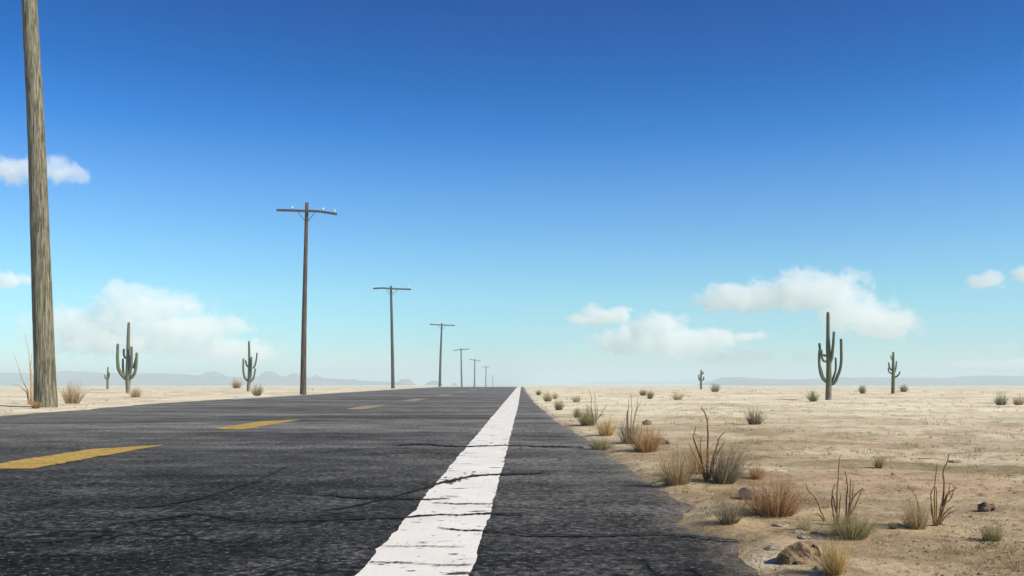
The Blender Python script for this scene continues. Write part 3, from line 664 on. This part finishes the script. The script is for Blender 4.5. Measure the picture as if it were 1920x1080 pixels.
hull_rock('slab', [(-42, -26, 0), (-20, -34, -1), (20, -36, -1), (36, -24, 0), (30, 10, 2), (-38, 10, 2), (-42, -26, -6), (20, -36, -6), (36, -24, -6), (-38, 10, -6), (30, 10, -6)], kk, BR, bo, 2, 15, 3)
rock('flat_stone', 'pale flat topped stone partly behind the reddish brown bush', 1412, 936, [(0, 8, 10, 28, 30, 13, 0, .05), (24, 8, 12, 26, 26, 11, .4, .06)], PR, 31)
rock('rock', 'small dark rock sticking up above the orange brown bush', 1212, 797, [(0, 0, 4, 9, 9, 6, 0, 0)], DR, 41)
rock('rock', 'dark brown stone at the right side of the orange brown bush', 1241, 833, [(-4, 0, 5, 14, 12, 9, 0, -.2), (9, 0, 3, 8, 8, 6, 0, -.4)], DR, 51)
rock('rock', 'lone dark rock with pale streak on the sand near the right edge', 1851, 958, [(-3, 0, 6, 14, 14, 10, 0, 0), (9, 2, 5, 8, 11, 8, 0, -.3)], DR, 61)
for i, (px, py, w, h, lb) in enumerate(((1462, 986, 15, 5, 'small flat stone on the sand below the reddish brown bush'), (1495, 999, 15, 4, 'flat stone left of a twin stone under the pale green tuft'), (1538, 999, 14, 4.5, 'flat stone under the left end of the wide grey green bush'),
                            (1452, 1029, 20, 5, 'thin flat slab just left behind the big brown rock'), (1535, 1066, 8, 4, 'small pale stone in front of the big brown rock beside the straw tuft'), (1508, 1008, 12, 3, 'low flat stone just behind the big brown rock'),
                            (1790, 866, 12, 3, 'pale flat stone right of the end of the lying stick'))):
    rock('flat_stone', lb, px, py, [(0, 0, 1, w, w * 1.2, h, 0, .05)], PR, 71 + i * 7, 'flat stones on the sand')

# pebbles and crumbs strewn over the sand: too many to count
V, Fc = [], []
rg = np.random.RandomState(5); pv, pf = ICO2
cnt = 0
while cnt < 5200:
    py = 716 + 22 + 350 * rg.rand() ** .85; d = F * CAM_H / (py - VY)
    px = 960 + 1000 * rg.rand() if rg.rand() < .93 else 500 * rg.rand()
    x = (px - VX) / F * d; e = x - float(edge_r(d))
    if not (-.03 < e or x < float(edge_l(d)) - .05): continue
    if vnoise(x * 1.6, d * 1.6, 77) + rg.rand() * .6 < .12: continue
    s = float(np.clip(.0022 * math.exp(rg.normal() * .55), .001, .012)) * (1 + d * .10)
    v = pv * np.array([s, s * rg.uniform(.6, 1.1), s * rg.uniform(.4, .8)]) * (1 + .3 * (rg.rand(len(pv), 1) - .5))
    b = len(V); V.extend((v + np.array([x, d, gz(x, d) + s * .12])).tolist()); Fc.extend(tuple(b + i for i in t) for t in pf); cnt += 1
o = mesh_obj('pebbles', V, Fc, mat_rock('pebble_stone', (.17, .12, .08), (.35, .27, .19), (.58, .50, .39)), smooth=False); o['kind'] = 'stuff'; tag(o, 'pebbles and crumbs of stone strewn over the sand', 'pebbles')

V, Fc, T = [], [], []
rs = random.Random(21)
cnt = 0
while cnt < 900:
    py = 716 + 16 + 350 * rs.random() ** 1.1; d = F * CAM_H / (py - VY)
    px = rs.uniform(960, 1960) if rs.random() < .85 else rs.uniform(-60, 700)
    x = (px - VX) / F * d
    if not (x - float(edge_r(d)) > .06 or x < float(edge_l(d)) - .15): continue
    if vnoise(x * .9 + 5, d * .9, 91) < -.02: continue
    z = gz(x, d); cnt += 1; hh = (.010 + .022 * rs.random()) * (1 + d * .09); tt = rs.random()
    for k in range(rs.randint(4, 10)):
        a = Vector((x + rs.gauss(0, hh * .5), d + rs.gauss(0, hh * .5), z - .002)); th = rs.uniform(0, 6.28); ln = rs.uniform(.2, 1.2) * hh
        b = a + Vector((math.cos(th) * ln, math.sin(th) * ln, hh * rs.uniform(.35, 1))); w_ = .0007 * (1 + d * .16)
        s_ = len(V); e = Vector((math.sin(th), -math.cos(th), 0)) * w_
        V += [a - e, a + e, (a + b) / 2 + e * .8 + Vector((0, 0, hh * .1)), (a + b) / 2 - e * .8 + Vector((0, 0, hh * .1)), b]; T += [tt] * 5
        Fc += [(s_, s_ + 1, s_ + 2, s_ + 3), (s_ + 3, s_ + 2, s_ + 4)]
o = mesh_obj('dry_stubble', V, Fc, mat_blades((.17, .135, .065), (.50, .42, .24)), attrs={'tint': T}); o['kind'] = 'stuff'; tag(o, 'sparse short dry grass stubble over the sand', 'stubble')

# ------------------------------------------------------------------ clouds: closed bodies of thin white vapour far beyond the plain
def mat_cloud(dens, puffs):
    m = bpy.data.materials.new('cloud_vapour'); m.use_nodes = True; nt = m.node_tree; n = N(nt)
    nt.nodes.remove(nt.nodes['Principled BSDF'])
    v = nt.nodes.new('ShaderNodeVolumePrincipled'); v.inputs['Color'].default_value = (.95, .99, 1, 1); v.inputs['Anisotropy'].default_value = -.2
    p = n.pos(); best = None
    for c, r in puffs:                               # how deep inside the nearest puff: 1 at its middle, 0 at its skin
        mp = n.node('ShaderNodeVectorMath', operation='SUBTRACT'); n.link(p, mp.inputs[0]); mp.inputs[1].default_value = c
        dv = n.node('ShaderNodeVectorMath', operation='DIVIDE'); n.link(mp.outputs[0], dv.inputs[0]); dv.inputs[1].default_value = r
        ln = n.node('ShaderNodeVectorMath', operation='LENGTH'); n.link(dv.outputs[0], ln.inputs[0])
        d = n.math('SUBTRACT', 1.0, ln.outputs['Value'])
        if best is None: best = d
        else:
            q = n.node('ShaderNodeMath', operation='SMOOTH_MAX'); n.link(best, q.inputs[0]); n.link(d, q.inputs[1]); q.inputs[2].default_value = .15; best = q.outputs[0]
    f = n.math('MULTIPLY', n.math('SUBTRACT', n.noise(p, .0058, 8, .64, .5), .5), 3.4)
    n.link(n.mapr(n.math('ADD', best, f), .05, .40, 0, dens), v.inputs['Density'])
    nt.links.new(v.outputs[0], nt.nodes['Material Output'].inputs['Volume']); return m
def cloud(label, puffs, d, dens, seed=1):
    V, Fc = [], []; rg = random.Random(seed); v0, f0 = ico(3)
    loc = np.array(P(puffs[0][0], puffs[0][1], d)); pl = []
    for (px, py, rx, ry_) in puffs:
        c = np.array(P(px, py, d)); c[1] += rg.uniform(-.6, .6) * ry_ / F * d
        r = np.array([rx, max(ry_ * 1.6, rx * .6), ry_]) / F * d * 1.25
        pl.append((tuple(c), tuple(r)))
        b = len(V); V.extend((v0 * r * 1.9 + c - loc).tolist()); Fc.extend(tuple(b + i for i in t) for t in f0)
    o = mesh_obj('cloud', V, Fc, mat_cloud(dens * 1.6, pl)); o.location = loc
    rm = o.modifiers.new('Remesh', 'REMESH'); rm.mode = 'VOXEL'; rm.voxel_size = 28
    return tag(o, label, 'cloud', 'clouds low over the plain')
CD = 9000
cloud('small bright cloud puff with two humps, nearest the road\'s vanishing point', [(1125, 598, 40, 12), (1108, 588, 16, 15), (1165, 590, 18, 15), (1090, 598, 22, 9)], CD, .006, seed=1)
cloud('long cloud low over the plain with its tail trailing right, below the two humped puff', [(1225, 620, 50, 28), (1185, 638, 60, 20), (1265, 642, 65, 24), (1330, 636, 60, 15), (1395, 632, 40, 9)], CD + 300, .005, seed=2)
cloud('largest right hand cloud bank, behind the tip of the tallest cactus', [(1500, 548, 75, 30), (1400, 560, 75, 22), (1345, 565, 38, 17), (1565, 548, 55, 32), (1500, 515, 24, 14), (1640, 605, 65, 28), (1590, 590, 60, 30)], CD + 700, .0035, seed=3)
cloud('small cloud high at the right, left of the one on the frame edge', [(1850, 527, 35, 13), (1856, 518, 18, 10)], CD + 400, .004, seed=4)
cloud('cloud cut off by the right frame edge, above the far bushes', [(1930, 516, 24, 16), (1950, 525, 30, 15)], CD + 500, .004, seed=5)
cloud('faint low streak of cloud between the long cloud and the plain', [(1390, 672, 55, 11), (1420, 668, 30, 9), (1345, 678, 35, 7)], CD + 900, .0018, seed=6)
cloud('faint little cloud just left of the tallest cactus', [(1508, 674, 26, 10)], CD + 900, .0018, seed=7)
cloud('faint low cloud strip over the hills at the right edge', [(1880, 686, 85, 8), (1930, 682, 50, 9)], CD + 1200, .004, seed=8)
cloud('blue shaded cloud behind the massive pole, high at the left', [(60, 318, 62, 18), (10, 322, 50, 18), (135, 328, 32, 15), (100, 303, 28, 14)], CD, .002, seed=9)
cloud('small cloud left of the massive pole, cut off by the left frame edge', [(12, 526, 40, 13), (35, 524, 22, 10)], CD + 100, .004, seed=10)
cloud('wide pale cloud bank behind the large many armed cactus', [(270, 578, 90, 30), (235, 548, 38, 18), (330, 572, 40, 18), (165, 620, 90, 38), (320, 615, 110, 22), (410, 610, 60, 18), (230, 642, 110, 20)], CD + 800, .0022, seed=11)
cloud('pale cloud low behind the mid sized roadside cactus', [(410, 656, 90, 18), (360, 650, 55, 15), (455, 660, 55, 15)], CD + 1100, .0024, seed=12)

# ------------------------------------------------------------------ desert haze
V, Fc = [], []
box(V, Fc, (0, 7200, 4.7), (12900, 0, 0), (0, 7300, 0), (0, 0, 18.6))
hz = bpy.data.materials.new('desert_haze'); hz.use_nodes = True; nt = hz.node_tree; nt.nodes.remove(nt.nodes['Principled BSDF'])
v = nt.nodes.new('ShaderNodeVolumePrincipled'); v.inputs['Color'].default_value = (.76, .93, 1, 1); v.inputs['Density'].default_value = .0010; v.inputs['Anisotropy'].default_value = 0.0
nt.links.new(v.outputs[0], nt.nodes['Material Output'].inputs['Volume'])
h = mesh_obj('haze', V, Fc, hz, smooth=False); h['kind'] = 'stuff'; tag(h, 'pale desert haze over the distant plain', 'haze')

# ------------------------------------------------------------------ light, sky, camera
S = Vector((.93, -.37, .73)).normalized()
el_, az = math.asin(S.z), math.atan2(S.x, S.y)
w = bpy.data.worlds.new('World'); sc.world = w; w.use_nodes = True; n = N(w.node_tree)
bg = w.node_tree.nodes['Background']
sky = n.node('ShaderNodeTexSky', sky_type='NISHITA'); sky.sun_disc = False; sky.sun_elevation = el_; sky.sun_rotation = az
sky.altitude = 900; sky.air_density = 1.0; sky.dust_density = .6; sky.ozone_density = 3.0
tc = n.node('ShaderNodeTexCoord'); sp_ = n.node('ShaderNodeSeparateXYZ'); n.link(tc.outputs['Generated'], sp_.inputs[0])
deep = n.ramp(sp_.outputs[2], [(0, (.66, .76, .80)), (.042, (.53, .77, .84)), (.086, (.51, .81, .84)), (.135, (.42, .75, .88)), (.194, (.28, .62, .90)), (.25, (.07, .46, .85)), (.30, (.0, .34, .72)), (.367, (.0, .245, .60)), (.50, (.03, .22, .48)), (.75, (.14, .19, .26)), (1, (.19, .21, .24))])
n.link(n.mix(1.0, sky.outputs[0], deep, 'MULTIPLY'), bg.inputs['Color']); bg.inputs['Strength'].default_value = .15
ld = bpy.data.lights.new('sun', 'SUN'); ld.energy = 4.9; ld.angle = R(.53); ld.color = (1, .91, .76)
lo = bpy.data.objects.new('sun', ld); C.objects.link(lo); lo.rotation_euler = (-S).to_track_quat('-Z', 'Y').to_euler()

cam = bpy.data.cameras.new('camera'); co = bpy.data.objects.new('camera', cam); C.objects.link(co)
co.location = (0, 0, CAM_H); co.rotation_euler = (R(90), 0, 0)
cam.sensor_width = 36; cam.lens = 36 * F / 1920; cam.shift_x = (960 - VX) / 1920; cam.shift_y = (VY - 540) / 1920
cam.clip_start = .05; cam.clip_end = 40000
sc.camera = co
vs = sc.view_settings; vs.view_transform = 'Standard'; vs.look = 'None'; vs.exposure = .22; vs.gamma = 1
sc.cycles.volume_step_rate = .3; sc.cycles.volume_max_steps = 256; sc.cycles.volume_bounces = 10; sc.cycles.max_bounces = 12; sc.cycles.use_denoising = True
